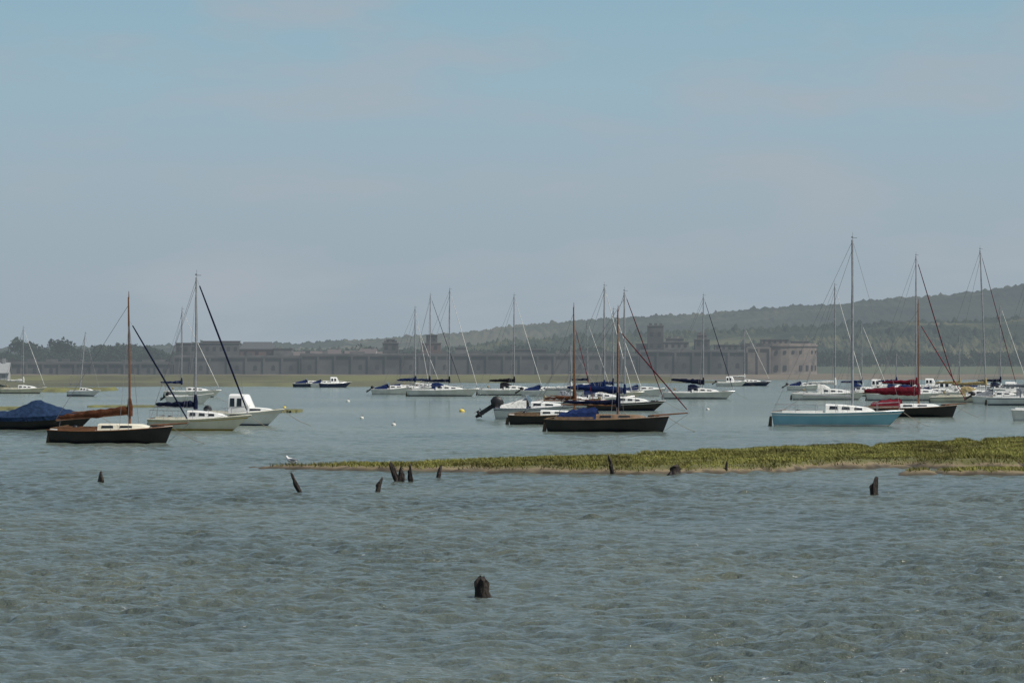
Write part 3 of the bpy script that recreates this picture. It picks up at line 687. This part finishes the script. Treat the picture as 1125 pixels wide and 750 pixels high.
def wing(x0,x1,ztop,name,m,bay=6.2,depth=14,zb=0.5,yo=0,openings=True,arch=True,zo=None):
    mb=MB(); L_=x1-x0; cx=(x0+x1)/2
    mb.box((cx,yo+depth/2,(ztop+zb)/2-0.4),(L_,depth,ztop-zb-0.8))           # body
    mb.box((cx,yo+depth/2,ztop-0.5),(L_+0.8,depth+0.9,0.5),0)                 # string course
    mb.box((cx,yo+depth/2,ztop+0.02),(L_+0.1,depth+0.1,0.5),1)                # parapet base
    n=int(L_/bay); rr=random.Random(int(x0*10))
    for i in range(n+1):
        x=x0+L_*i/n
        mb.box((x,yo-0.25,(ztop-0.8+zb)/2),(0.8,0.5,ztop-0.8-zb-0.02),0)
        if rr.random()<0.8: mb.box((x+rr.uniform(0.5,3),yo+rr.uniform(1,depth-1),ztop+0.27+0.45),(rr.uniform(1.0,6),1.0,rr.uniform(0.4,1.5)),rr.choice((0,0,1)))
    mb.build(name,[m,ST],fort,False)
    if openings:
        ob=MB()
        zc=zo if zo else zb+(ztop-zb)*0.42
        for i in range(n):
            if rr.random()<0.2: continue
            x=x0+L_*(i+0.5)/n; wv,hv=0.7,0.85
            pts=[(x-wv,zc-hv),(x+wv,zc-hv),(x+wv,zc+hv*0.5)]+[(x+wv*math.cos(a),zc+hv*0.5+wv*math.sin(a)) for a in [math.pi*k/6 for k in range(1,6)]]+[(x-wv,zc+hv*0.5)]
            a=[(p,yo-0.06,q) for p,q in pts]; c=[(p,yo+0.3,q) for p,q in pts]; k=len(pts)
            ob.add(a+c,[tuple(range(k))]+[(j,j+k,(j+1)%k+k,(j+1)%k) for j in range(k)])
        ob.build(name+'_embrasures',[OPN],fort,False)
def block(p0,p1,ytop,ybot,name,m,yo=4,depth=10,roof=None,wins=0,crenel=False,wrows=1):
    x0,x1=fx(p0),fx(p1); z1,z0=fz(ytop),fz(ybot); mb=MB(); cx=(x0+x1)/2
    mb.box((cx,yo+depth/2,(z0+z1)/2),(x1-x0,depth,z1-z0))
    mb.box((cx,yo+depth/2,z1+0.14),(x1-x0+0.5,depth+0.5,0.28),1)
    if roof=='gable':
        h=min(4,(x1-x0)*0.12+1.2); a=[(x0-.3,yo-.3,z1+.3),(x1+.3,yo-.3,z1+.3),(x1+.3,yo+depth+.3,z1+.3),(x0-.3,yo+depth+.3,z1+.3),(x0+1,yo+depth/2,z1+.3+h),(x1-1,yo+depth/2,z1+.3+h)]
        mb.add(a,[(0,1,5,4),(2,3,4,5),(1,2,5),(3,0,4)],1)
    if crenel:
        n=max(2,int((x1-x0)/1.8))
        for i in range(n): mb.box((x0+(i+0.5)*(x1-x0)/n,yo+0.4,z1+0.28+0.4),((x1-x0)/n*0.55,0.8,0.8))
    mb.build(name,[m,ROOF if roof else ST],fort,False)
    if wins:
        ob=MB()
        for r_ in range(wrows):
            for i in range(wins):
                x=x0+(x1-x0)*(i+0.5)/wins; zc=z0+(z1-z0)*(0.62 if wrows==1 else 0.3+0.42*r_)
                ob.box((x,yo,zc),(min(1.2,(x1-x0)/wins*0.4),0.24,1.3))
        ob.build(name+'_windows',[OPN],fort,False)
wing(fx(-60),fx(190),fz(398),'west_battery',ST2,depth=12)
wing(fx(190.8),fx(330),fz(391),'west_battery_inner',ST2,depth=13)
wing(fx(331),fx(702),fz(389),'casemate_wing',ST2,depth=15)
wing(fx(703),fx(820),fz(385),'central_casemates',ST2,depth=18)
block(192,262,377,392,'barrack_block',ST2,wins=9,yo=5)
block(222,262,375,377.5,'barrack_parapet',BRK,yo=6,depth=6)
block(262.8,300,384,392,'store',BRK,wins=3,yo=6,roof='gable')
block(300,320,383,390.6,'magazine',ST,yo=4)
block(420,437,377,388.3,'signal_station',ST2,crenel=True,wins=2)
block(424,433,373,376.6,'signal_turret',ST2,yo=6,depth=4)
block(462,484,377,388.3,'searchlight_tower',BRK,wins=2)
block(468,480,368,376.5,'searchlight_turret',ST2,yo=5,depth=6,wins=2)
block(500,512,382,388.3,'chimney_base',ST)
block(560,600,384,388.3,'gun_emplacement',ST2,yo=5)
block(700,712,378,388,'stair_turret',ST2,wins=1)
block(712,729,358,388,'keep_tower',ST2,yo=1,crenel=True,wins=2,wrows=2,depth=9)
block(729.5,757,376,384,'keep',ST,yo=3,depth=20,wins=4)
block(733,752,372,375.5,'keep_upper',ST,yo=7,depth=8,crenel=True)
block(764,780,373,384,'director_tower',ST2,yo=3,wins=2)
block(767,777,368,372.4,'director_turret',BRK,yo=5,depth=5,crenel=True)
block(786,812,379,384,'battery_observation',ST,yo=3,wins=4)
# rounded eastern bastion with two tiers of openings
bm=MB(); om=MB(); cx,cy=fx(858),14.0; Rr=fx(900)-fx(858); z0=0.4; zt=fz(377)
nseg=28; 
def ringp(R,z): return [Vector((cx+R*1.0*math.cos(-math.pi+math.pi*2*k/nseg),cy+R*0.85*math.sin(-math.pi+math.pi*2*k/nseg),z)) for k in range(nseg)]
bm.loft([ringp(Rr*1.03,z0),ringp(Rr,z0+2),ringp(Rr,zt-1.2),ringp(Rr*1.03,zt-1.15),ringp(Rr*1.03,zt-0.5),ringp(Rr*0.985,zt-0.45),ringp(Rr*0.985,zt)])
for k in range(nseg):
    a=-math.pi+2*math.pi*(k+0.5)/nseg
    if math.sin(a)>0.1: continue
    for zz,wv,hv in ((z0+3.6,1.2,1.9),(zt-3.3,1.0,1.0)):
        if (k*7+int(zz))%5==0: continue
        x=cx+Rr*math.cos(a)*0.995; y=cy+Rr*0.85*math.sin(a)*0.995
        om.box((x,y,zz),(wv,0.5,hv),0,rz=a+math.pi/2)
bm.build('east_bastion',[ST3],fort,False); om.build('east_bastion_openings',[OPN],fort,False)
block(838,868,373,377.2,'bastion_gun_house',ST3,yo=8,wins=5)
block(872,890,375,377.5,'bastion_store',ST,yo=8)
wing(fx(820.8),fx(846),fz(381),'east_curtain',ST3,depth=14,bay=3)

# small buildings
def house(b,d,z,wd,dp,h,name='white_house',wallm=None,roofm=None,rz=0):
    e=empty(name,at(b,d,z),rz); mb=MB(); mb.box((0,0,h/2),(wd,dp,h)); mb.add([(-wd/2,-dp/2,h),(-wd/2,dp/2,h),(-wd/2,0,h+dp*0.4),(wd/2,-dp/2,h),(wd/2,dp/2,h),(wd/2,0,h+dp*0.4)],[(0,1,2),(3,5,4)])
    mb.build('walls',[wallm],e,False)
    r=MB(); o_=0.4; zt=h+dp*0.4
    for sg in (-1,1): r.add([(-wd/2-o_,sg*(dp/2+o_),h-0.3),(wd/2+o_,sg*(dp/2+o_),h-0.3),(wd/2+o_,0,zt+.05),(-wd/2-o_,0,zt+.05),(-wd/2-o_,sg*(dp/2+o_),h-0.1),(wd/2+o_,sg*(dp/2+o_),h-0.1),(wd/2+o_,0,zt+.3),(-wd/2-o_,0,zt+.3)],[(0,1,2,3),(4,5,6,7),(0,1,5,4),(1,2,6,5),(3,0,4,7)])
    r.box((wd*0.3,0,zt+0.6),(0.8,0.8,1.6)); r.build('roof',[roofm],e,False)
    g=MB()
    for i in range(3): g.box((-wd*0.32+i*wd*0.32,-dp/2,h*0.6),(1.0,0.16,1.1))
    g.box((wd*0.14,-dp/2,1.0),(0.9,0.2,2.0)); g.build('windows_and_door',[OPN],e,False)
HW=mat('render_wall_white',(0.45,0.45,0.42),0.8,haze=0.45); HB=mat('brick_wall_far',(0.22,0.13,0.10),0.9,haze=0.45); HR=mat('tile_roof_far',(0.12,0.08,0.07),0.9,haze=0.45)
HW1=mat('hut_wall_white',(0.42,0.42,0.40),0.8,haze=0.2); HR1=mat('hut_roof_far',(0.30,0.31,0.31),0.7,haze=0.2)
house(-113.3,1240,0.6,7,6,2.0,'white_hut',HW1,HR1)
for b,z,hw in ((-43,9.2,8),(-39,10.2,7),(-35,9.4,8),(-31.5,10.5,9),(-29,9,7),(-47,9,7)):
    house(b,2450,z-3,hw,7,3.8,'white_house',HW if int(z*10)%2 else HB,HR,rz=random.uniform(-.3,.3))

# ------------------------------------------------------------ hills & trees
def hill_mat(name,haze,c1,c2,c3,scale):
    m=bpy.data.materials.new(name); m.use_nodes=True; nt=m.node_tree; N=nt.nodes; Lk=nt.links; b=N['Principled BSDF']; out=N['Material Output']
    b.inputs['Roughness'].default_value=0.95; b.inputs['Specular IOR Level'].default_value=0.1
    g=N.new('ShaderNodeNewGeometry'); mp=N.new('ShaderNodeMapping'); mp.inputs['Scale'].default_value=(1,0.35,2.2); Lk.new(g.outputs['Position'],mp.inputs['Vector'])
    n=N.new('ShaderNodeTexNoise'); n.inputs['Scale'].default_value=scale; n.inputs['Detail'].default_value=9; n.inputs['Roughness'].default_value=0.65; Lk.new(mp.outputs[0],n.inputs['Vector'])
    v=N.new('ShaderNodeTexVoronoi'); v.inputs['Scale'].default_value=scale*0.9; Lk.new(mp.outputs[0],v.inputs['Vector'])
    r=N.new('ShaderNodeValToRGB'); e=r.color_ramp.elements; e[0].position=0.40; e[0].color=(*c1,1); e[1].position=0.64; e[1].color=(*c3,1); q=e.new(0.53); q.color=(*c2,1)
    ad=N.new('ShaderNodeMixRGB'); ad.inputs['Fac'].default_value=0.22; Lk.new(n.outputs['Fac'],ad.inputs['Color1']); Lk.new(v.outputs['Color'],ad.inputs['Color2'])
    Lk.new(ad.outputs[0],r.inputs['Fac']); Lk.new(r.outputs[0],b.inputs['Base Color'])
    em=N.new('ShaderNodeEmission'); em.inputs['Color'].default_value=(*HAZE,1); mx=N.new('ShaderNodeMixShader'); mx.inputs[0].default_value=haze  # distance haze painted into the hillside as constant emission
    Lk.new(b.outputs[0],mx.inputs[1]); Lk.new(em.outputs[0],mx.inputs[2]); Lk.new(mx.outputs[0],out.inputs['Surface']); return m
def hill(name,prof,yn,yr,yb,m,canopy=3.0,lam=16,nx=1400,ny=90,seed=50,base=1.0):
    bb=np.array([p[0] for p in prof]); zz=np.array([p[1] for p in prof])
    Yv=np.linspace(yn,yb,ny); Xv=np.linspace(bb[0]*yr/1000,bb[-1]*yr/1000,nx)
    X,Y=np.meshgrid(Xv,Yv); ridge=np.interp(X/yr*1000,bb,zz)
    t=np.where(Y<yr,(Y-yn)/(yr-yn),(yb-Y)/(yb-yr)); t=np.clip(t,0,1); sh=np.sin(t*math.pi/2)**0.9
    r=np.random.RandomState(seed)
    und=1+0.10*sines(X,Y,700,8,seed)*(1-t)
    Zz=base+(ridge-base)*sh*und
    can=np.abs(sines(X,Y*1.0,lam,14,seed+3))*canopy+np.abs(sines(X,Y,lam*0.4,10,seed+5))*canopy*0.45
    patch=np.clip(sines(X,Y*0.5,260,10,seed+9)+0.75,0,1)
    Zz=Zz+can*patch+r.randn(*X.shape)*0.35*patch
    return grid_obj(name,X,Y,Zz,m)
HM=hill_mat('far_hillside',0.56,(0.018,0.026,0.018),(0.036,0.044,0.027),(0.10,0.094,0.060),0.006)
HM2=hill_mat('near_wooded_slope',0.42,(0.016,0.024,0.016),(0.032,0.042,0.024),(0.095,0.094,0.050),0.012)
def hp(L_,d): return [((p-562.5)/5,3.6+(405-y)*d/5000) for p,y in L_]
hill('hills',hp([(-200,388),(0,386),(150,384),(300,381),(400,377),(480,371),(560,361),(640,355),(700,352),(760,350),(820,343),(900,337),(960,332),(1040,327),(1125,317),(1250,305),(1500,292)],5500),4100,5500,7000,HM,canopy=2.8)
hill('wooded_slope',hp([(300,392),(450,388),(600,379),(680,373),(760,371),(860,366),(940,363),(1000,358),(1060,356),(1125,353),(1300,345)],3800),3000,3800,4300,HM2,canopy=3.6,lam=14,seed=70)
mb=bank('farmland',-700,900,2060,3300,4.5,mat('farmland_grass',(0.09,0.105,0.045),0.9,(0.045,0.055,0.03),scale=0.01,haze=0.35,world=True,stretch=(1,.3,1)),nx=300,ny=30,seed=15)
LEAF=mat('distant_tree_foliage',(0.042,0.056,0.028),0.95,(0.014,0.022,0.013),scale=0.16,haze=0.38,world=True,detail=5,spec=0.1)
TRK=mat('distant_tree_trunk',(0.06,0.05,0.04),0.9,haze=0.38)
def treeline(name,items,seed):
    r=np.random.RandomState(seed); V=[];tr=MB()
    for (x,y,zb,h,wd) in items:
        tr.cyl((x,y,zb-1),(x+r.uniform(-.5,.5),y,zb+h*0.6),0.4,0.15,n=6)
        for q in range(3): tr.cyl((x,y,zb+h*(0.3+0.1*q)),(x+r.uniform(-1,1)*wd*0.35,y+r.uniform(-1,1)*wd*.3,zb+h*0.72),0.18,0.06,n=5)
        nl=r.randint(5,9)
        for c in range(nl):
            cx_=x+r.uniform(-.36,.36)*wd; cy_=y+r.uniform(-.35,.35)*wd; cz=zb+h*r.uniform(0.38,0.86); cr_=wd*r.uniform(0.16,0.27)
            n=46; u=r.randn(n,3); u/=np.linalg.norm(u,axis=1)[:,None]; rad=cr_*r.uniform(0.55,1.1,n)[:,None]
            C=np.array([cx_,cy_,cz])+u*rad*np.array([1.15,1.15,0.85])
            A=r.randn(n,3); B_=r.randn(n,3); A*= (0.42/np.linalg.norm(A,axis=1))[:,None]*h/10*1.5; B_*=(0.42/np.linalg.norm(B_,axis=1))[:,None]*h/10*1.5
            V.append(np.stack([C-A,C-B_,C+A,C+B_],1).reshape(-1,3))
    V=np.concatenate(V); n=len(V)//4
    e=empty(name,(0,0,0)); me=bpy.data.meshes.new('foliage'); me.vertices.add(4*n); me.vertices.foreach_set('co',V.astype(np.float32).ravel())
    me.loops.add(4*n); me.loops.foreach_set('vertex_index',np.arange(4*n,dtype=np.int32)); me.polygons.add(n); me.polygons.foreach_set('loop_start',np.arange(0,4*n,4,dtype=np.int32))
    me.update(calc_edges=True); me.materials.append(LEAF); o=bpy.data.objects.new('foliage',me); COL.objects.link(o); o.parent=e
    tr.build('trunks',[TRK],e); print(name,n)
items=[]; r=np.random.RandomState(9)
for i in range(430):
    b=r.uniform(-128,45); d=r.uniform(2520,2800)
    gap=math.sin(b*0.13)+math.sin(b*0.37+1)+math.sin(b*0.071+2)
    h=r.uniform(6,10.5)+1.8*max(0,gap)
    if -50<b<-27 and d<2650: continue
    items.append((b*d/1000,d,4.2,h,h*r.uniform(0.9,1.5)))
for b,h in ((-107.5,19),(-106,17),(-100,17.5),(-98.5,15),(-90,14),(-70,15),(-68,16.5),(-62,17),(-60,15),(-52,14)):
    items.append((b*2.6,2600,4.2,h,h*0.75))
treeline('distant_tree_line',items,3)
items=[]
for i in range(300):
    b=r.uniform(30,150); d=r.uniform(2500,2900); h=r.uniform(5,10)
    items.append((b*d/1000,d,4.2,h,h*r.uniform(1,1.6)))
treeline('distant_tree_line',items,4)
print('objects',len(bpy.data.objects))
